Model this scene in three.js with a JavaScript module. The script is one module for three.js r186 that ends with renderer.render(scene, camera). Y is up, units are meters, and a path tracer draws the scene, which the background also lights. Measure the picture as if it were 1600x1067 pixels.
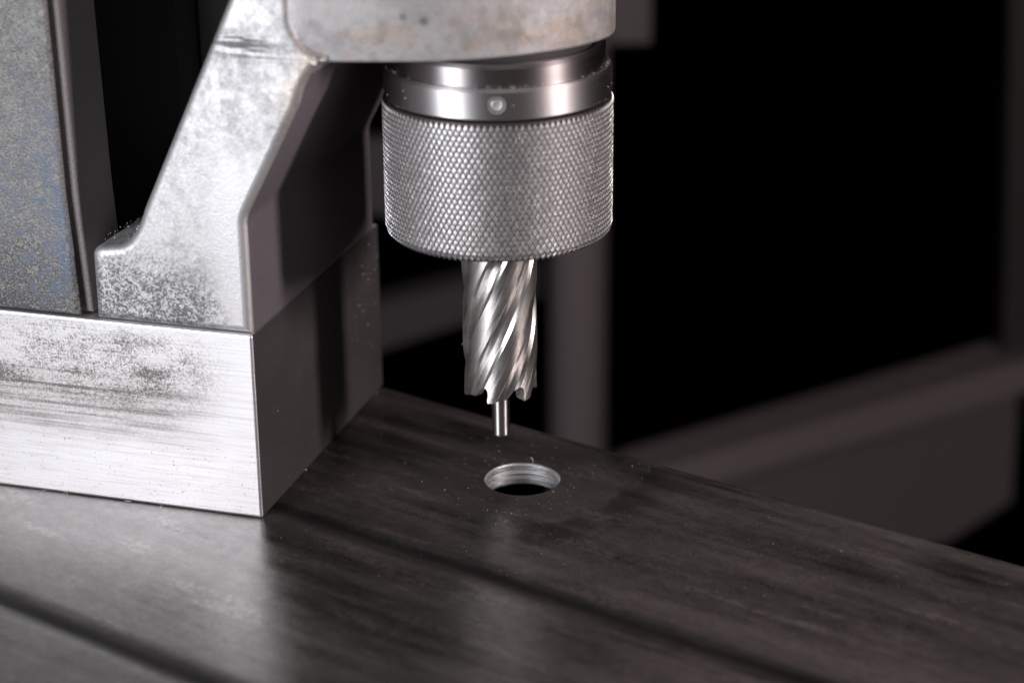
import * as THREE from 'three';
import { RoundedBoxGeometry } from 'three/addons/geometries/RoundedBoxGeometry.js';
import { mergeGeometries, mergeVertices, toCreasedNormals } from 'three/addons/utils/BufferGeometryUtils.js';
import { RectAreaLightUniformsLib } from 'three/addons/lights/RectAreaLightUniformsLib.js';
import { Brush, Evaluator, SUBTRACTION } from 'three-bvh-csg';

// ---------------------------------------------------------------- camera, light, exposure
const S = 0.001;                                   // shapes are written in millimetres
const V3 = (x, y, z) => new THREE.Vector3(x, y, z);
const scene = new THREE.Scene();
scene.background = new THREE.Color().setRGB(0, 0, 0);

const F = 3180.4, PITCH = 0.37758, ROLL = -0.00905, CAM_H = 256.106;
const camera = new THREE.PerspectiveCamera(2 * Math.atan(533.5 / F) * 180 / Math.PI, 1024 / 682, 0.02, 20);
{
  const c = Math.cos(PITCH), s = Math.sin(PITCH);
  const fw = V3(0, -s, -c), up = V3(0, c, -s), rt = V3(1, 0, 0);
  const r = rt.clone().multiplyScalar(Math.cos(ROLL)).addScaledVector(up, Math.sin(ROLL));
  const u = up.clone().multiplyScalar(Math.cos(ROLL)).addScaledVector(rt, -Math.sin(ROLL));
  camera.position.set(0, CAM_H * S, 0);
  camera.quaternion.setFromRotationMatrix(new THREE.Matrix4().makeBasis(r, u, fw.clone().negate()));
}
camera.focus = 0.57;
camera.userData.fStop = 6.8;

const renderer = new THREE.WebGLRenderer({ antialias: true });
renderer.setSize(1024, 682);
renderer.toneMapping = THREE.LinearToneMapping;
renderer.toneMappingExposure = 1.0;
renderer.shadowMap.enabled = true;
RectAreaLightUniformsLib.init();

// ---------------------------------------------------------------- helpers
let seed = 7;
const rnd = () => { seed = (seed * 1664525 + 1013904223) >>> 0; return seed / 4294967296; };
const rr = (a, b) => a + (b - a) * rnd();
const used = {};
function numbered(n) { const k = used[n] = (used[n] ?? -1) + 1; return k ? `${n}_${String(k).padStart(3, '0')}` : n; }
function tag(o, label, category, group, kind) {
  if (label) o.userData.label = label;
  if (category) o.userData.category = category;
  if (group) o.userData.group = group;
  if (kind) o.userData.kind = kind;
  return o;
}
function thing(name, [x, y, z], turn = 0) { const g = new THREE.Group(); g.name = numbered(name); g.position.set(x * S, y * S, z * S); g.rotation.y = turn; scene.add(g); return g; }
function obj(name, geo, mat, parent) {             // geometry in millimetres
  geo.scale(S, S, S);
  const m = new THREE.Mesh(geo, mat);
  m.name = parent ? name : numbered(name);
  m.castShadow = m.receiveShadow = true;
  (parent || scene).add(m);
  return m;
}
function lampRect(parent, color, intensity, w, h, [x, y, z], target) {
  const l = new THREE.RectAreaLight(color, intensity, w, h);
  l.position.set(x, y, z); l.lookAt(...target); parent.add(l); return l;
}
// hashed value noise
const P = new Uint8Array(65536);
for (let i = 0; i < 65536; i++) P[i] = (rnd() * 256) | 0;
function vn(x, y) {
  const xi = Math.floor(x), yi = Math.floor(y); let fx = x - xi, fy = y - yi;
  fx = fx * fx * (3 - 2 * fx); fy = fy * fy * (3 - 2 * fy);
  const h = (a, b) => P[((a * 73 + b * 19937) ^ (b << 5)) & 65535];
  const a = h(xi, yi), b = h(xi + 1, yi), c = h(xi, yi + 1), d = h(xi + 1, yi + 1);
  return (a + (b - a) * fx + (c - a) * fy + (a - b - c + d) * fx * fy) / 255;
}
function fbm(x, y, o = 4) { let s = 0, a = 0.5, t = 0; for (let i = 0; i < o; i++) { s += a * vn(x, y); t += a; x = x * 2.03 + 17.3; y = y * 2.03 + 9.1; a *= 0.5; } return s / t; }
const sm = (a, b, x) => { x = Math.min(1, Math.max(0, (x - a) / (b - a))); return x * x * (3 - 2 * x); };
const mix = (a, b, t) => a + (b - a) * t;
// fn(x, y) in millimetres returns [r, g, b, rough, height]; colours are linear base colours
function paintSurface(w, h, mmW, mmH, fn) {
  const C = new Uint8Array(w * h * 4), R = new Uint8Array(w * h * 4), H = new Uint8Array(w * h * 4);
  const enc = v => 255 * Math.pow(Math.min(1, Math.max(0, v)), 1 / 2.2);
  for (let j = 0; j < h; j++) for (let i = 0; i < w; i++) {
    const v = fn((i + 0.5) / w * mmW, (j + 0.5) / h * mmH), k = (j * w + i) * 4;
    C[k] = enc(v[0]); C[k + 1] = enc(v[1]); C[k + 2] = enc(v[2]); C[k + 3] = 255;
    R[k] = R[k + 1] = R[k + 2] = 255 * Math.min(1, Math.max(0, v[3])); R[k + 3] = 255;
    H[k] = H[k + 1] = H[k + 2] = 255 * Math.min(1, Math.max(0, v[4])); H[k + 3] = 255;
  }
  const mk = (d, srgb) => { const t = new THREE.DataTexture(d, w, h); t.magFilter = THREE.LinearFilter; t.minFilter = THREE.LinearMipmapLinearFilter; t.generateMipmaps = true; t.wrapS = t.wrapT = THREE.RepeatWrapping; if (srgb) t.colorSpace = THREE.SRGBColorSpace; t.needsUpdate = true; return t; };
  return { map: mk(C, true), roughnessMap: mk(R), bumpMap: mk(H) };
}
// uv straight from millimetres, by the dominant side each face looks to; mm -> uv by (x - ox) / w
function boxUV(geo, ox, oy, w, h) {
  const g = geo.index ? geo.toNonIndexed() : geo, p = g.attributes.position, uv = new Float32Array(p.count * 2);
  const a = V3(), b = V3(), c = V3();
  for (let i = 0; i < p.count; i += 3) {
    a.fromBufferAttribute(p, i); b.fromBufferAttribute(p, i + 1); c.fromBufferAttribute(p, i + 2);
    const n = b.clone().sub(a).cross(c.clone().sub(a)), x = Math.abs(n.x), y = Math.abs(n.y), z = Math.abs(n.z);
    [a, b, c].forEach((q, k) => {
      const [s, t] = z >= x && z >= y ? [q.x, q.y] : x >= y ? [q.z, q.y] : [q.x, q.z];
      uv[(i + k) * 2] = (s - ox) / w; uv[(i + k) * 2 + 1] = (t - oy) / h;
    });
  }
  g.setAttribute('uv', new THREE.BufferAttribute(uv, 2));
  return g;
}
// splits triangles in two groups (two materials): faces turned to +x, and the rest
function splitEnd(g, lim = 0.75) {
  const p = g.attributes.position, tri = [[], []], a = V3(), b = V3(), c = V3();
  for (let i = 0; i < p.count; i += 3) {
    a.fromBufferAttribute(p, i); b.fromBufferAttribute(p, i + 1); c.fromBufferAttribute(p, i + 2);
    const n = b.clone().sub(a).cross(c.clone().sub(a)).normalize();
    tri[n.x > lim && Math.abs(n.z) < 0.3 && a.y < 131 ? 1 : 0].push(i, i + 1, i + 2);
  }
  g.setIndex([...tri[0], ...tri[1]]); g.clearGroups();
  g.addGroup(0, tri[0].length, 0); g.addGroup(tri[0].length, tri[1].length, 1);
  return g;
}
// big flat faces keep their own normal; only the rounded edges are shaded smooth
function flatFaces(g, area = 2) {
  const p = g.attributes.position, nn = g.attributes.normal, a = V3(), b = V3(), c = V3();
  for (let i = 0; i < p.count; i += 3) {
    a.fromBufferAttribute(p, i); b.fromBufferAttribute(p, i + 1); c.fromBufferAttribute(p, i + 2);
    const n = b.clone().sub(a).cross(c.clone().sub(a)), A = n.length() / 2; n.normalize();
    if (A > area && Math.max(Math.abs(n.x), Math.abs(n.y), Math.abs(n.z)) > 0.9999) for (let k = 0; k < 3; k++) nn.setXYZ(i + k, n.x, n.y, n.z);
  }
  return g;
}
const std = o => new THREE.MeshStandardMaterial(o);

// ---------------------------------------------------------------- surfaces
const FRONT_W = 130, FRONT_H = 56;
const frontTex = paintSurface(2048, 1024, FRONT_W, FRONT_H, (x, y) => {   // milled face: x 0..130 (right end 130), y 0..55
  const right = x / FRONT_W;
  const streak = fbm(x * 0.028 + 3, y * 1.1 - x * 0.006, 4), fine = fbm(x * 0.08, y * 7, 3);
  const grain = vn(x * 1.6, y * 1.6) * 0.25 + vn(x * 3.4, y * 3.4) * 0.40 + vn(x * 6.7 + 40, y * 6.7) * 0.35;
  const blob = fbm(x * 0.11 + 9, y * 0.22 + 4, 3);
  // granular dirt on the upper part, smeared bands across the middle
  const up = sm(26, 42, y) * (1 - 0.55 * sm(50, 55, y)) * (1 - sm(110, 127, x + 8 * (blob - 0.5)));
  const mid = sm(14, 27, y + 5 * (blob - 0.5)) * (1 - sm(33, 44, y)) * (1 - sm(112, 129, x));
  const edgeFade = 1 - sm(96, 126, x + 14 * (blob - 0.5));
  let d = up * (0.12 + 0.85 * sm(0.40, 0.80, grain * 0.62 + blob * 0.42)) + mid * edgeFade * (0.30 + 0.42 * sm(0.30, 0.80, streak) + 0.6 * (grain - 0.45)) * 0.95;
  d = Math.max(0, d);
  d += 0.20 * sm(0.50, 0.74, fine);
  d += 0.6 * sm(0.80, 0.88, fbm(x * 1.4, y * 1.8 + 60, 2)) * (y < 20 ? 0.8 : 0.2);
  d = Math.min(0.9, d * (1.15 - 0.25 * right));
  const c = mix(0.86, 0.13, d) * (1 - 0.05 * Math.sin((x + 0.05 * y) * 2 * Math.PI / 0.85) * (1 - sm(50, 110, x))), mill = 0.5 + 0.5 * Math.sin((x + 0.05 * y) * 2 * Math.PI / 0.85);
  return [c * mix(1, 1.04, d), c * mix(1, 0.97, d), c * mix(1.015, 0.93, d), 0.40 + 0.3 * d - 0.05 * fine, 0.5 + 0.14 * mill - 0.35 * d * grain + 0.2 * (streak - 0.5)];
});
const castTex = paintSurface(1024, 1024, 150, 150, (x, y) => {            // bead-blasted cast aluminium, y measured from the foot
  const g = vn(x * 1.5, y * 1.5) * 0.28 + vn(x * 3.1 + 5, y * 3.1) * 0.40 + vn(x * 5.9 + 5, y * 5.9) * 0.32, blob = fbm(x * 0.07 + 2, y * 0.07, 4), mid = fbm(x * 0.5, y * 0.38 + 30, 3);
  const low = 1 - sm(4, 24, y + 14 * (blob - 0.5));
  let d = 0.20 + 0.24 * sm(0.38, 0.72, mid * 0.55 + blob * 0.5) + 0.55 * (g - 0.5) * (0.6 + 0.8 * blob) + low * (0.05 + 0.85 * sm(0.34, 0.72, g)) * (1 - sm(86, 98, x + 10 * (mid - 0.5)));
  // scuffed smear near the top of the leg
  const sx = (x - 102) / 13, sy = (y - 79 + (x - 102) * 0.10) / 3.2, scuff = Math.exp(-(sx * sx) * 1.2 - sy * sy) * sm(0.35, 0.6, fbm(x * 0.16, y * 2.2, 3));
  d += 0.75 * scuff;
  const brown = sm(0.52, 0.68, fbm(x * 0.055 + 21, y * 0.09 + 11, 3)) * sm(108, 118, x);
  d = Math.min(0.92, Math.max(0, d));
  d *= 1 - 0.75 * sm(84, 97, x + 6 * (mid - 0.5)) * (1 - sm(40, 60, y));
  const c = mix(0.69, 0.12, d);
  return [c * (1 + 0.05 * brown), c * (0.985 - 0.03 * brown), c * (0.99 - 0.12 * brown), 0.46 + 0.22 * d, 0.5 + 0.55 * (g - 0.5) + 0.15 * (mid - 0.5) - 0.25 * scuff];
});
const houseTex = paintSurface(1024, 512, 140, 70, (x, y) => {            // x from the arm round the boss, y up from the lower rim
  const g = vn(x * 2.6, y * 2.6) * 0.5 + vn(x * 5.2 + 5, y * 5.2) * 0.5, blob = fbm(x * 0.10 + 12, y * 0.14 + 4, 4), mid = fbm(x * 0.45, y * 0.45 + 30, 3);
  const low = 1 - sm(7, 17, y + 6 * (blob - 0.5));
  const brown = sm(0.44, 0.58, fbm(x * 0.10 + 21, y * 0.16 + 11, 4)) * low * sm(1.2, 2.6, y);
  const spot = Math.exp(-(Math.pow(x - 43, 2) + Math.pow((y - 12.5) * 0.8, 2)) / 0.8) + Math.exp(-(Math.pow(x - 48, 2) + Math.pow((y - 11) * 0.8, 2)) / 1.1);
  const d = Math.min(0.9, Math.max(0, 0.12 + 0.28 * sm(0.4, 0.7, blob * 0.6 + mid * 0.4) + 0.16 * (g - 0.5) + 0.30 * (mid - 0.5) * low + 0.10 * brown + 0.5 * Math.min(1, spot) - 0.12 * (1 - sm(0.6, 1.6, y))));
  const c = mix(0.84, 0.12, d);
  return [c * (1 + 0.04 * brown), c * (0.985 - 0.05 * brown), c * (0.99 - 0.13 * brown), 0.48 + 0.2 * d, 0.5 + 0.35 * (g - 0.5) + 0.25 * (mid - 0.5)];
});
const blueTex = paintSurface(1024, 1024, 100, 100, (x, y) => {            // worn blue paint over grey filler
  const g = vn(x * 2.6, y * 2.6) * 0.5 + vn(x * 5.2 + 8, y * 5.2) * 0.5, blob = fbm(x * 0.06, y * 0.05 + 3, 4), mid = fbm(x * 0.4, y * 0.4, 3);
  const edge = sm(66, 79, x + 4 * (mid - 0.5));
  const zone = Math.exp(-Math.pow((y - 34) / 26, 2)) * 0.19 + 0.07 * sm(0.7, 0.95, x / 80) - 0.03;
  const blue = sm(0.56, 0.66, mid * 0.36 + blob * 0.22 + g * 0.34 + zone - 0.05) * (1 - sm(76.2, 78, x));
  const dirt = sm(0.45, 0.75, g * 0.7 + 0.35 * (1 - sm(0, 45, y)));
  const c = mix(0.28, 0.045, Math.min(1, 0.15 + 0.6 * (mid - 0.3) + 0.4 * dirt + 0.9 * (g - 0.45))) * mix(1, 1.25, sm(77, 79, x));
  return [mix(c * 1.02, 0.09 + 0.1 * g, blue * 0.7), mix(c, 0.14 + 0.12 * g, blue * 0.7), mix(c * 0.97, 0.21 + 0.14 * g, blue * 0.7), 0.5 + 0.2 * g, 0.5 + 0.5 * (g - 0.5) + 0.3 * (mid - 0.5)];
});
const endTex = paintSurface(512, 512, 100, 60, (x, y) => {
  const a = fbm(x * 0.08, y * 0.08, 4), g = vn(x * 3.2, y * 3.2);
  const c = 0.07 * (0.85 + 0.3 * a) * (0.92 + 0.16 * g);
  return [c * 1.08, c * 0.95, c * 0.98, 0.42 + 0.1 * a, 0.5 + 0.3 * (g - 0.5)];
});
const PL = 420;
const plateTex = paintSurface(2048, 2048, PL, PL, (x, y) => {             // x along the plate, y across it; the hole is at (190, 230)
  const hx = x - 190, hy = y - 230, r = Math.hypot(hx, hy);
  const st = fbm(x * 0.018, y * 0.16 + 7, 4), st2 = fbm(x * 0.05 + 31, y * 0.5, 3), blot = fbm(x * 0.05 + 3, y * 0.07, 4), g = vn(x * 2.8, y * 2.8) * 0.5 + vn(x * 6, y * 6) * 0.5, cloud = fbm(x * 0.35, y * 0.45, 3);
  let c = 0.125 + 0.13 * (st - 0.5) + 0.05 * (blot - 0.5) + 0.06 * (st2 - 0.5) + 0.06 * (cloud - 0.5) + 0.10 * (g - 0.5);
  const grooveShade = Math.exp(-Math.pow((hy + 53.2 + 1.5 * (st2 - 0.5)) / 4.2, 2)) + Math.exp(-Math.pow((hy + 135.5 + 1.5 * (st2 - 0.5)) / 4.6, 2));  // groove bands painted darker, standing in for the dark they reflect
  const ring = (1 - sm(25, 30, r + 5 * (blot - 0.5)));
  c = mix(c, 0.14 + 0.05 * (fbm(Math.atan2(hy, hx) * 1.5 + 9, r * 0.8, 3) - 0.5), 0.65 * ring);
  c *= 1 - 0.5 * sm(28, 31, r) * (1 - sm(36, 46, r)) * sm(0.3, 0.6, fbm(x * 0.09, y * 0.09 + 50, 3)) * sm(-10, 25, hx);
  const rub = sm(0.62, 0.74, fbm(x * 0.04 + 77, y * 0.22, 3)) * sm(0.3, 0.6, vn(x * 0.9, y * 0.9)); c += 0.05 * rub;
  const rim = sm(27.5, 29.5, hy + 0.8 * (st2 - 0.5)); c += rim * 0.07 * sm(0.4, 0.6, fbm(x * 0.06, y * 0.6 + 5, 3));
  const pit = sm(0.80, 0.87, vn(x * 1.7 + 3, y * 1.7)); c *= 1 - 0.2 * pit;
  const scr = sm(0.83, 0.88, fbm(x * 0.07, y * 3.0 + x * 0.4, 2)); c += 0.04 * scr;
  c = 0.86 * Math.max(0.03, c) * (1 - 0.85 * grooveShade);
  return [c * 1.08, c * 0.98, c * 0.93, 0.33 + 0.08 * (blot - 0.5) + 0.22 * (st - 0.5) + 0.08 * (st2 - 0.5) + 0.06 * g + 0.3 * grooveShade, 0.5 + 0.25 * (g - 0.5) + 0.2 * (cloud - 0.5) + 0.3 * (st2 - 0.5)];
});
const boreTex = paintSurface(1024, 256, 70, 7, (x, y) => {
  const a = fbm(x * 0.06, y * 4.5, 3), b = vn(x * 0.12 + 7, y * 12), sp = vn(x * 2, y * 9);
  const c = 0.38 + 0.6 * sm(0.25, 0.65, a * 0.6 + b * 0.4) - 0.25 * sm(0.7, 0.85, sp);
  return [c, c, c * 1.01, 0.25 + 0.4 * b, 0.6 * a + 0.4 * b];
});
const grindTex = paintSurface(1024, 512, 67, 60, (x, y) => {              // x unrolled along each flute
  const a = fbm(x * 0.35, y * 0.12, 4), l = vn(x * 7, y * 0.35), sp = vn(x * 4 + 9, y * 4), c = 0.80 - 0.16 * sm(0.45, 0.75, a) - 0.25 * sm(0.84, 0.93, sp);
  return [c, c * 0.98, c * 0.955, 0.22 + 0.2 * a + 0.08 * l, 0.5 + 0.5 * (l - 0.5) + 0.3 * (sp - 0.5)];
});
const turnTex = paintSurface(64, 512, 10, 10, (x, y) => { const n = vn(3, y * 14) * 0.5 + vn(x * 0.4, y * 30) * 0.5; return [0.8, 0.8, 0.8, 0.25 + 0.25 * n, n]; });

const M = {
  front: std({ ...frontTex, bumpScale: 0.00006, metalness: 0.9, roughness: 1 }),
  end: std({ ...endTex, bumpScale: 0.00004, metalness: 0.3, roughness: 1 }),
  house: std({ ...houseTex, bumpScale: 0.00012, metalness: 0.75, roughness: 1 }),
  castEndShade: std({ ...endTex, color: new THREE.Color().setRGB(2.1, 2.1, 2.25), bumpScale: 0.0001, metalness: 0.2, roughness: 1 }),  // arm end and slanted underside: chuck shadow darkened into the colour
  cast: std({ ...castTex, bumpScale: 0.00008, metalness: 0.75, roughness: 1 }),
  blue: std({ ...blueTex, bumpScale: 0.0005, metalness: 0.3, roughness: 1 }),
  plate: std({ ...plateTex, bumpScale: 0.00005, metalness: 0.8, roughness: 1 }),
  slide: std({ ...blueTex, map: null, color: new THREE.Color().setRGB(0.20, 0.18, 0.18), bumpScale: 0.0003, metalness: 0.15, roughness: 1 }),
  knurl: std({ color: new THREE.Color().setRGB(0.72, 0.71, 0.71), metalness: 1, roughness: 0.42 }),
  knurlCore: std({ color: new THREE.Color().setRGB(0.07, 0.06, 0.06), metalness: 0.7, roughness: 0.5 }),  // dark core: grime and shade of the knurl valleys in one colour
  turned: new THREE.MeshPhysicalMaterial({ color: new THREE.Color().setRGB(0.62, 0.60, 0.60), metalness: 1, roughness: 0.42, anisotropy: 0.7, anisotropyRotation: Math.PI / 2 }),
  turnedDark: new THREE.MeshPhysicalMaterial({ color: new THREE.Color().setRGB(0.40, 0.37, 0.37), metalness: 1, roughness: 0.38, anisotropy: 0.75, anisotropyRotation: Math.PI / 2 }),
  dark: std({ color: new THREE.Color().setRGB(0.05, 0.045, 0.045), metalness: 0.5, roughness: 0.6 }),
  pin: std({ color: new THREE.Color().setRGB(0.6, 0.58, 0.57), metalness: 0.8, roughness: 0.5 }),
  cutter: std({ ...grindTex, bumpScale: 0.00004, metalness: 1, roughness: 1 }),
  pilot: new THREE.MeshPhysicalMaterial({ color: new THREE.Color().setRGB(0.8, 0.79, 0.78), metalness: 1, roughness: 0.28, anisotropy: 0.7, anisotropyRotation: Math.PI / 2 }),
  bore: std({ ...boreTex, bumpScale: 0.00010, metalness: 1, roughness: 1 }),
  dust: std({ color: new THREE.Color().setRGB(0.75, 0.73, 0.71), metalness: 0.35, roughness: 0.5 }),
  black: std({ color: new THREE.Color().setRGB(0.012, 0.01, 0.01), metalness: 0, roughness: 0.9 }),
  rail: std({ color: new THREE.Color().setRGB(0.04, 0.032, 0.033), metalness: 0.1, roughness: 0.7 }),
  beam: std({ color: new THREE.Color().setRGB(0.14, 0.112, 0.115), metalness: 0.1, roughness: 0.7 }),
  upright: std({ color: new THREE.Color().setRGB(0.026, 0.020, 0.021), metalness: 0.1, roughness: 0.7 }),
  post: std({ color: new THREE.Color().setRGB(0.128, 0.104, 0.107), metalness: 0.1, roughness: 0.7 }),
  back: std({ color: new THREE.Color().setRGB(0.098, 0.078, 0.080), metalness: 0.1, roughness: 0.7 }),
};

// ---------------------------------------------------------------- steel plate with the drilled hole
const PA = 0.6179, HOLE = [2.67, 0, -537.0], HR = 11.05, TH = 6.9;
const plate = thing('steel_plate', HOLE, -PA);
tag(plate, 'dark grey steel plate with two long shallow grooves and a drilled hole', 'steel plate');
{
  const pts = [], groove = (n0, w, d) => { for (let i = 0; i <= 24; i++) { const t = i / 24 * 2 - 1; pts.push([n0 + t * w, -d * Math.pow(0.5 + 0.5 * Math.cos(Math.PI * t), 1.1)]); } };
  pts.push([-225, 0]); groove(-135.5, 7.5, 0.45); groove(-53.2, 7.0, 0.5);
  for (let i = 0; i <= 8; i++) { const a = i / 8 * Math.PI / 2; pts.push([30.2 + 1.4 * Math.sin(a), -1.4 + 1.4 * Math.cos(a)]); }
  pts.push([31.6, -TH], [-225, -TH]);
  const sh = new THREE.Shape(pts.map(p => new THREE.Vector2(...p)));
  let g = new THREE.ExtrudeGeometry(sh, { depth: 420, bevelEnabled: false });   // x = across, y = up, z = along
  g.translate(0, 0, -190);
  g.applyMatrix4(new THREE.Matrix4().makeBasis(V3(0, 0, -1), V3(0, 1, 0), V3(1, 0, 0)));
  g = toCreasedNormals(g, 0.5);
  const cyl = new THREE.CylinderGeometry(HR + 0.05, HR + 0.05, 40, 96);
  const ev = new Evaluator(); ev.useGroups = false;
  const a = new Brush(g), b = new Brush(cyl); a.updateMatrixWorld(); b.updateMatrixWorld();
  const res = ev.evaluate(a, b, SUBTRACTION).geometry;
  const out = res.index ? res.toNonIndexed() : res, p = out.attributes.position, uv = new Float32Array(p.count * 2);
  for (let i = 0; i < p.count; i++) { uv[i * 2] = (p.getX(i) + 190) / PL; uv[i * 2 + 1] = (230 - p.getZ(i)) / PL; }
  out.setAttribute('uv', new THREE.BufferAttribute(uv, 2)); out.clearGroups();
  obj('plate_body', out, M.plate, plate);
  // freshly cut wall of the hole: lathe with fine feed ridges
  const prof = []; prof.push([HR + 0.35, 0.003]);
  for (let i = 0; i <= 60; i++) prof.push([HR - 0.02 + 0.012 * Math.sin(i * 1.9) * (0.4 + rnd()), -0.25 - i / 60 * (TH - 0.5)]);
  prof.push([HR + 0.3, -TH - 0.003]);
  const w = new THREE.LatheGeometry(prof.map(q => new THREE.Vector2(...q)), 128);
  const ix = w.index.array; for (let i = 0; i < ix.length; i += 3) { const t = ix[i]; ix[i] = ix[i + 1]; ix[i + 1] = t; }
  w.computeVertexNormals();
  tag(obj('hole_wall', w, M.bore, plate), 'bright freshly cut wall of the drilled hole');
}

// ---------------------------------------------------------------- magnetic drill: local x along the front, -z to the back, origin at the near bottom corner
const CORNER = [-70.42, 0, -512.53], TURN = -0.29016;
const drill = thing('magnetic_drill', CORNER, TURN);
tag(drill, 'magnet drill on a bright block base with cast arm and knurled chuck', 'drill');
const AX = 56.3, AD = 45.8;                         // spindle axis in the drill's own frame
{
  const g = new RoundedBoxGeometry(FRONT_W, 55.2, 100, 3, 0.9); g.translate(-FRONT_W / 2, 55.2 / 2, -50);
  const q = flatFaces(toCreasedNormals(boxUV(g, -FRONT_W, 0, FRONT_W, FRONT_H), 0.6));
  tag(obj('magnet_base', splitEnd(q), [M.front, M.end], drill), 'milled steel block base with bright front and dark end');
}
function extrudeUp(sh, depth, bevel, seg = 3) {
  const g = new THREE.ExtrudeGeometry(sh, { depth: depth - 2 * bevel, bevelEnabled: true, bevelSize: bevel, bevelOffset: -bevel, bevelThickness: bevel, bevelSegments: seg, curveSegments: 12 });
  g.translate(0, 0, -depth + bevel); return g;
}
{ // cast arm: leg leaning over to the spindle
  const s = new THREE.Shape();
  s.moveTo(-46.7, 55.3); s.lineTo(0, 55.3); s.lineTo(0, 85.5);
  s.quadraticCurveTo(-0.2, 88, 1.2, 90.5); s.lineTo(16.6, 120); s.quadraticCurveTo(19.4, 129.4, 24.2, 131.9); s.lineTo(24.0, 133.2); s.quadraticCurveTo(17.5, 135, 15.8, 142);
  s.lineTo(15.8, 200); s.lineTo(4, 200); s.lineTo(4, 160); s.quadraticCurveTo(3, 155, 0.5, 150.5);
  s.lineTo(-29.8, 88.5); s.quadraticCurveTo(-33.5, 78.2, -38.5, 77.3); s.lineTo(-43.5, 76.6); s.quadraticCurveTo(-46.3, 76.2, -46.5, 73.5);
  s.closePath();
  let g = extrudeUp(s, 97, 2.5, 5);
  g = flatFaces(toCreasedNormals(boxUV(g, -100, 55.9, 150, 150), 0.55));
  obj('cast_arm', splitEnd(g, 0.8), [M.cast, M.castEndShade], drill);
  // spindle housing: wall running tangent into a round boss
  const h = new THREE.Shape(), R = 31;
  const rim = new THREE.SplineCurve([[9, 0.2], [16, 0.95], [22.4, 2.5], [30.3, 4.5], [38.2, 6.6], [46, 9.0], [53.6, 12.0], [60.9, 15.9], [68.1, 20.6], [74.9, 26.7], [81.2, 34.2], [85.8, 43.6], [87.2, 52], [84.5, 63], [77, 73], [66, 79], [52, 82], [9, 92]].map(q => new THREE.Vector2(...q))).getPoints(120);
  h.setFromPoints(rim); h.closePath();
  let b = new THREE.ExtrudeGeometry(h, { depth: 70, bevelEnabled: true, bevelSize: 1.0, bevelOffset: -1, bevelThickness: 1.0, bevelSegments: 3, curveSegments: 12 });
  b.rotateX(-Math.PI / 2);                          // (x, d, up) -> (x, up, -d)
  b.translate(0, 132.2, 0);
  b = flatFaces(toCreasedNormals(boxUV(b, 0, 130.7, 140, 70), 0.6));
  for (let i = 0, p = b.attributes.position, q = b.attributes.uv, nn = b.attributes.normal; i < p.count; i++) {
    if (Math.abs(nn.getY(i)) > 0.8) continue;
    const x = p.getX(i), d = -p.getZ(i) - AD;
    q.setX(i, (x < AX ? x : AX + 31 * (Math.atan2(d, x - AX) + Math.PI / 2)) / 140);
  }
  obj('spindle_housing', b, M.house, drill);
}
{ // painted frame casting on the left, and the slide behind it
  const s = new THREE.Shape();
  s.moveTo(-130, 55.9); s.lineTo(-51.4, 55.9); s.lineTo(-53.0, 90); s.lineTo(-53.7, 200); s.lineTo(-130, 200); s.closePath();
  let g = extrudeUp(s, 2.6, 1.2, 4); g.translate(0, 0, 0.3);
  g = flatFaces(toCreasedNormals(boxUV(g, -130, 55.9, 100, 100), 0.7));
  obj('painted_frame', g, M.blue, drill);
  const t = new THREE.Shape();
  t.moveTo(-130, 55.9); t.lineTo(-48.9, 55.9); t.lineTo(-50.3, 90); t.lineTo(-52.2, 200); t.lineTo(-130, 200); t.closePath();
  let k = extrudeUp(t, 20, 0.8, 3); k.translate(0, 0, -3.1);
  k = flatFaces(toCreasedNormals(boxUV(k, -130, 55.9, 100, 100), 0.7));
  obj('slide_plate', k, M.slide, drill);
}
{ // guide column glimpsed between frame and arm, added black to keep the gap dark
  const s = new THREE.Shape([[-130, -56], [-75, -56], [-75, -62], [-46.5, -62], [-41, -64], [-41, -72], [-38, -72], [-38, -60], [-28, -60], [-14, -68], [-14, -96], [-130, -96]].map(([x, z]) => new THREE.Vector2(x, -z)));
  const g = new THREE.ExtrudeGeometry(s, { depth: 150, bevelEnabled: false }); g.rotateX(-Math.PI / 2); g.translate(0, 55.3, 0);
  obj('guide_column', g, M.black, drill);
}
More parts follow.
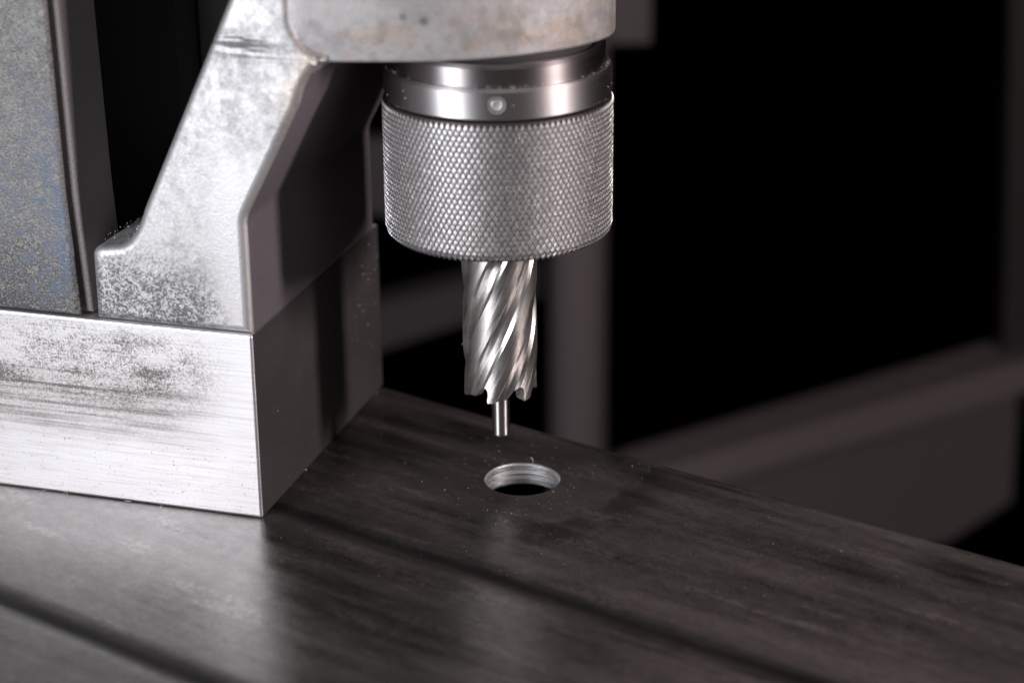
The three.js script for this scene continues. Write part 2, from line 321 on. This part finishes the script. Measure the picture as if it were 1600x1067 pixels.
// chuck
function chuckPart(name, geo, mat, parent) { geo.translate(AX, 0, -AD); return obj(name, geo, mat, parent); }
const lathe = (pts, n = 128) => toCreasedNormals(new THREE.LatheGeometry(pts.map(q => new THREE.Vector2(...q)), n), 0.4);
{
  const R = 31.7, y0 = 75.9, y1 = 114.0, N = 118, pitch = 2.85, dep = 0.46, rows = Math.floor((y1 - y0) / pitch * 2) - 1;
  const RP = y => { const t = 3.2 - (y - y0); return t > 0 ? R - (3.2 - Math.sqrt(Math.max(0, 10.24 - t * t))) * 0.8 : R; };
  const pos = [], dt = Math.PI * 2 / N;
  const pt = (th, y, dr) => { const r = RP(Math.max(y0, y)) + dr; return [r * Math.sin(th), y, r * Math.cos(th)]; };
  for (let j = 0; j <= rows; j++) for (let i = 0; i < N; i++) {
    const th = (i + (j % 2) / 2) * dt, y = y0 + pitch / 2 + j * pitch / 2, k = rr(0.56, 0.66), ht = rr(-0.04, 0.02), tx = rr(-1, 1) * 0.02, ty = rr(-1, 1) * 0.02, E = 0.88;
    const out = [[0, 1], [-1, 0], [0, -1], [1, 0]];
    const A = out.map(([a, b]) => pt(th + a * dt / 2 * E, y + b * pitch / 2 * E, -dep));
    const B = out.map(([a, b]) => pt(th + a * dt / 2 * k, y + b * pitch / 2 * k, ht - 0.05 + a * tx + b * ty));
    const c = pt(th + tx * 0.2 * dt, y, ht);
    for (let q = 0; q < 4; q++) { const n = (q + 1) % 4; pos.push(...A[q], ...A[n], ...B[n], ...A[q], ...B[n], ...B[q], ...B[q], ...B[n], ...c); }
  }
  const g = new THREE.BufferGeometry(); g.setAttribute('position', new THREE.Float32BufferAttribute(pos, 3)); g.computeVertexNormals();
  const core = new THREE.LatheGeometry([[10.5, 79], [10.5, y0 + 0.2], [11, y0], [28, y0], [29.6, y0 + 0.4], [31.0, y0 + 2.2], [31.28, y0 + 4], [31.32, y1 + 0.1], [30.7, y1 + 0.75], [28, y1 + 0.75]].map(q => new THREE.Vector2(...q)), 128).toNonIndexed();
  core.deleteAttribute('uv'); 
  const chuck = chuckPart('tool_chuck', g, M.knurl, drill);
  tag(chuck, 'knurled grey steel chuck sleeve');
  chuckPart('sleeve_core', core, M.knurlCore, chuck);
  const band = new THREE.LatheGeometry([[28, 115.3], [30.8, 115.3], [31.15, 115.7], [31.15, 122.7], [30.6, 123.5], [30.0, 123.6], [29.8, 122.9], [28.9, 122.9]].map(q => new THREE.Vector2(...q)), 160);
  chuckPart('collar_band', toCreasedNormals(band, 0.5), M.turned, chuck);
  const ring = new THREE.LatheGeometry([[28.5, 122.6], [29.45, 122.6], [29.5, 124.3], [29.5, 128.5], [28.7, 129.5], [27.2, 129.6]].map(q => new THREE.Vector2(...q)), 160);
  chuckPart('upper_ring', toCreasedNormals(ring, 0.5), M.turnedDark, chuck);
  chuckPart('spindle_neck', lathe([[26.2, 126], [26.2, 132.3]]), M.dark, chuck);
  // detent pin set in the band
    const pin = lathe([[0, 0.12], [0.9, 0.15], [1.35, 0.28], [1.5, 0.2], [1.6, -0.25], [1.95, -0.25], [2.0, 0.1], [2.25, 0.12], [2.3, -0.6]], 32);
  pin.rotateX(Math.PI / 2); pin.translate(0, 119.5, 31.1); pin.rotateY(-TURN + 0.0);
  chuckPart('detent_pin', pin, M.pin, chuck);
}

// ---------------------------------------------------------------- annular cutter held in the chuck
const CX = -3.4, CZ = -540.3;
const cutter = thing('annular_cutter', [CX, 12, CZ]);
tag(cutter, 'shiny fluted annular cutter held in the knurled chuck above the hole', 'drill bit');
{
  const R = 10.65, N = 6, lead = 138, yb = 27.1 - 12, yt = 84 - 12, ROWS = 84;
  const kn = [[0, 0], [0.19, 0.02], [0.24, 1.25], [0.40, 1.42], [0.60, 1.12], [0.70, 0.30], [1, 0.04]], per = [4, 3, 4, 5, 4, 6], ts = [];
  per.forEach((n, k) => { for (let q = 0; q < n; q++) ts.push(mix(kn[k][0], kn[k + 1][0], q / n)); });
  const depth = t => { for (let k = 0; k < 6; k++) if (t <= kn[k + 1][0]) { const u = (t - kn[k][0]) / (kn[k + 1][0] - kn[k][0]); return mix(kn[k][1], kn[k + 1][1], u); } return 0; };
  const bottom = t => t < 0.5 ? mix(-0.3, 0.5, t / 0.5) : t < 0.94 ? 0.5 + 3.6 * Math.pow(Math.sin((t - 0.5) / 0.44 * Math.PI), 0.7) : mix(0.5, -0.3, (t - 0.94) / 0.06);
  const uvs = [], pos = [], idx = [], W = N * ts.length;
  const phase0 = 0.02;
  const row = (yOf, rOf) => { for (let k = 0; k < N; k++) for (const t of ts) { const y = yOf(t); const th = (k + t) / N * Math.PI * 2 + y * 2 * Math.PI / lead + phase0; const r = rOf(t, y); pos.push(r * Math.sin(th), y, r * Math.cos(th)); uvs.push((k + t) / N, y / 60); } };
  row(t => yb + 12, () => 6.9);
  row(t => yb + bottom(t) + 0.25, () => 6.9);
  row(t => yb + bottom(t) + 0.1, t => 7.2);
  row(t => yb + bottom(t), t => R - Math.max(0.2, depth(t)) - 0.1);
  for (let j = 0; j <= ROWS; j++) {
    const f = j / ROWS;
    row(t => mix(yb + bottom(t), yt, Math.pow(f, 1.1)), (t, y) => R - depth(t) * (1 - sm(yb + 38 + 5 * t, yb + 45 + 3 * t, y)) - 0.12 * sm(yb + 38, yb + 48, y));
  }
  const L = pos.length / 3 / W;
  for (let j = 0; j < L - 1; j++) for (let i = 0; i < W; i++) { const a = j * W + i, b = j * W + (i + 1) % W, c = a + W, d = b + W; idx.push(a, b, d, a, d, c); } // seam u is left to wrap
  let g = new THREE.BufferGeometry(); g.setAttribute('position', new THREE.Float32BufferAttribute(pos, 3)); g.setAttribute('uv', new THREE.Float32BufferAttribute(uvs, 2)); g.setIndex(idx);
  g = toCreasedNormals(g, 0.3);
  obj('fluted_body', g, M.cutter, cutter);
  const p = lathe([[0, 0], [0.5, 0.15], [1.05, 0.75], [1.25, 0.85], [2.3, 1.05], [2.58, 1.5], [2.58, 30]], 48);
  obj('pilot_pin', p, M.pilot, cutter);
}

// ---------------------------------------------------------------- dim machinery behind, out of focus
function bar(name, pts, w, d, label, cat, z) { // pts in mm at depth z, polygon outline
  const s = new THREE.Shape(pts.map(q => new THREE.Vector2(...q)));
  const g = new THREE.ExtrudeGeometry(s, { depth: d, bevelEnabled: true, bevelSize: 2, bevelOffset: -2, bevelThickness: 2, bevelSegments: 3 });
  g.translate(0, 0, z - d); return tag(obj(name, g, name === 'slanted_rail' || name === 'rear_upright' ? M.rail : M.back), label, cat);
}
tag(obj('machine_post', new THREE.CylinderGeometry(16.5, 16.5, 700, 48).translate(38.5, -250, -1100), M.post), 'blurred dark round post behind the plate, below the chuck', 'post');
bar('slanted_rail', [[-170, -232], [19, -168], [19, -146], [-170, -196]], 0, 25, 'blurred dark rail slanting up to the right behind the cutter', 'rail', -1140);
{
  const fr = thing('welded_stand', [0, 0, -1100]);
  tag(fr, 'blurred dark frame with sloping beam and gusset at right background', 'machine frame');
  const ex = (pts, d, z) => { const g = new THREE.ExtrudeGeometry(new THREE.Shape(pts.map(q => new THREE.Vector2(...q))), { depth: d, bevelEnabled: true, bevelSize: 2, bevelOffset: -2, bevelThickness: 2, bevelSegments: 2 }); g.translate(0, 0, z); return g; };
  obj('sloping_beam', ex([[60, -262], [330, -176], [330, -196], [60, -282]], 40, -20), M.beam, fr);
  obj('gusset', ex([[60, -296], [301, -220], [303, -292], [268, -318], [60, -400]], 8, -20), M.back, fr);
  obj('upright', ex([[286, -188], [271, 40], [330, 40], [330, -188]], 20, -20), M.upright, fr);
}
bar('hanging_bracket', [[40, 60], [78, 60], [78, -5], [40, -5]], 0, 20, 'blurred grey bracket beside the spindle housing at the top', 'bracket', -1100);
bar('rear_upright', [[-86, -58], [-66, -58], [-66, -104], [-86, -100]], 0, 14, 'blurred dark stub seen between arm and chuck', 'stub', -1100);

// ---------------------------------------------------------------- swarf: fine dust and curled shavings
function dust(name, label, n, place) {
  const g = new THREE.TetrahedronGeometry(1 * S), m = new THREE.InstancedMesh(g, M.dust, n), q = new THREE.Object3D();
  for (let i = 0; i < n; i++) { const [p, sz] = place(i); q.position.copy(p).multiplyScalar(S); q.rotation.set(rnd() * 6, rnd() * 6, rnd() * 6); q.scale.set(sz, sz * rr(0.5, 1), sz * rr(0.4, 1)); q.updateMatrix(); m.setMatrixAt(i, q.matrix); }
  m.name = name; m.castShadow = m.receiveShadow = true; scene.add(m); tag(m, label, 'metal dust', null, 'stuff');
}
const U = V3(Math.cos(TURN), 0, -Math.sin(TURN)), W = V3(-Math.sin(TURN), 0, -Math.cos(TURN));
const onDrill = (a, y, d) => V3(CORNER[0], y, CORNER[2]).addScaledVector(U, a).addScaledVector(W, d);
const offPlate = p => { const x = p.x - HOLE[0], z = p.z - HOLE[2]; const n = x * Math.sin(PA) - z * Math.cos(PA), q = p.clone().sub(V3(...CORNER)); return n > 30 || Math.hypot(x, z) < 11.3 || (q.dot(U) < 0.3 && q.dot(W) > -0.3); };
const pick = f => { let p; do p = f(); while (offPlate(p)); return p; };
const gauss = () => rnd() + rnd() + rnd() - 1.5;
dust('metal_dust', 'fine bright metal dust on the dark end of the block', 260, i => i < 150 ? [onDrill(0.03, Math.min(54, Math.max(6, 40 + gauss() * 22)), Math.min(99, 89 + gauss() * 12)), rr(0.09, 0.24)] : [onDrill(0.03, rr(2, 53), rr(3, 98)), rr(0.08, 0.2)]);
dust('metal_dust_001', 'fine bright metal dust scattered on the steel plate', 260, i => {
  if (i < 110) return [pick(() => { const r = 11.5 + Math.abs(gauss()) * 30, t = rnd() * 6.28; return V3(HOLE[0] + r * Math.cos(t), 0.05, HOLE[2] + r * Math.sin(t)); }), rr(0.06, 0.17)];
  return [pick(() => V3(rr(-70, 130), 0.05, rr(-570, -450))), rr(0.06, 0.17)];
});
dust('metal_dust_002', 'fine bright metal dust on the polished chuck collar ledge', 90, i => { const t = rr(-1.6, 1.6), r = i < 70 ? rr(29.6, 30.6) : 31.2; return [V3(CX + r * Math.sin(t), i < 70 ? 123.9 : rr(117, 123), CZ + r * Math.cos(t)), rr(0.1, 0.3)]; });
dust('metal_dust_003', 'fine bright metal dust on the foot of the cast arm', 60, i => [onDrill(rr(-45, -36), 77.0 + rr(0.2, 0.6), rr(4, 24)), rr(0.12, 0.35)]);
function curl(p, len, rad, turn, tilt) {
  const pts = []; for (let i = 0; i <= 14; i++) { const t = i / 14; pts.push(V3(rad * Math.cos(t * 2.3), len * t * 0.35, rad * 0.8 * Math.sin(t * 2.3) + len * t * 0.35)); }
  return new THREE.TubeGeometry(new THREE.CatmullRomCurve3(pts), 24, 0.085, 6);
}
const shave = obj('metal_shaving', curl(null, 2.2, 0.7), M.dust);

[[-68, 0.4, -0.6, 0.3], [-61.8, 0.3, -0.5, 1.9], [-60, 0.3, -0.5, 4.0], [-53.7, 0.35, -0.5, 2.6], [-40.5, 0.3, -0.6, 5.1], [-31.6, 0.3, -0.5, 0.9], [0.5, 0.4, 31, 3.6], [0.6, 0.3, 46, 1.1], [0.4, 0.6, 92, 2.2]].forEach(([a, y, d, t], i) => {
  const o = i ? shave.clone() : shave; if (i) { o.name = numbered('metal_shaving'); scene.add(o); }
  const front = a < 0; tag(o, front ? 'tiny curled steel shaving caught under the bright front edge of the block' : 'tiny steel shaving at the bottom of the dark block end', 'shaving', front ? 'shavings under the bright front edge of the block' : 'shavings at the bottom of the dark block end');
  o.position.copy(onDrill(a, y, d)).multiplyScalar(S); o.rotation.set(rr(-0.6, 0.6), t, rr(-0.8, 0.8)); const k = rr(0.7, 1.2); o.scale.set(k, k, k);
});
const burr = obj('metal_shaving', curl(null, 2.0, 0.5), M.dust); tag(burr, 'tiny curled shaving standing on the far rim of the drilled hole', 'shaving');
burr.position.set(5.4 * S, 0.1 * S, -548.6 * S); burr.rotation.set(-1.2, 0.4, 0.3);
const flake = obj('metal_shaving', curl(null, 2.4, 0.9), M.dust); tag(flake, 'pale shaving lying on the plate before the bright block front', 'shaving');
flake.position.set(-117.5 * S, 0.3 * S, -513 * S); flake.rotation.set(0.1, 0.5, 1.4); flake.scale.set(0.9, 0.6, 2.0);
[[41.5], [47.5], [51.5], [54]].forEach(([y], i) => {
  const o = shave.clone(); o.name = numbered('metal_shaving'); scene.add(o); tag(o, 'fine burr sticking out from the left side of the cutter', 'shaving', 'burrs on the left side of the cutter');
  o.position.set((CX - 10.6) * S, y * S, (CZ + 0.5) * S); o.rotation.set(i, 0.5 * i, 1.3); o.scale.setScalar(0.5);
});

// ---------------------------------------------------------------- lamps and two added fills (all outside the picture)
function softbox(name, label, pos, target, w, h, color, intensity) {
  const g = new THREE.Group(); g.name = numbered(name); g.position.set(...pos); scene.add(g); tag(g, label, 'lamp');
  g.lookAt(...target);                                // group +z faces the subject
  const panel = new THREE.Mesh(new THREE.BoxGeometry(w, h, 0.004), std({ color: 0xffffff, emissive: color, emissiveIntensity: 0.4 })); panel.name = 'diffuser'; panel.position.z = -0.004; g.add(panel);
  const shell = new THREE.Mesh(new RoundedBoxGeometry(w + 0.02, h + 0.02, 0.06, 2, 0.008), M.dark); shell.name = 'lamp_housing'; shell.position.z = -0.04; g.add(shell);
  const l = new THREE.RectAreaLight(color, intensity, w, h); l.rotation.y = Math.PI; l.position.z = 0.002; g.add(l);
}
softbox('softbox_lamp', 'large softbox lamp to the left of the camera', [-0.50, 0.20, -0.05], [-0.06, 0.06, -0.54], 0.22, 0.42, 0xf8f9ff, 15.5);
softbox('strip_lamp', 'small strip lamp to the right of the camera', [0.52, 0.27, -0.27], [0.0, 0.07, -0.54], 0.06, 0.14, 0xfff1ef, 118);
softbox('added_back_fill', 'added wide fill panel, unseen, high behind the machine', [0.25, 0.9, -1.5], [0.0, 0, -0.5], 0.7, 0.3, 0xffe6e8, 0.55);  // added to lift the plate out of black, no known source
softbox('added_front_fill', 'added weak fill panel, unseen, above the camera', [0.12, 0.62, 0.12], [0.0, 0.06, -0.54], 0.6, 0.35, 0xfff6f6, 0.15);  // added so the front of the collar band reads grey, no known source

renderer.render(scene, camera);
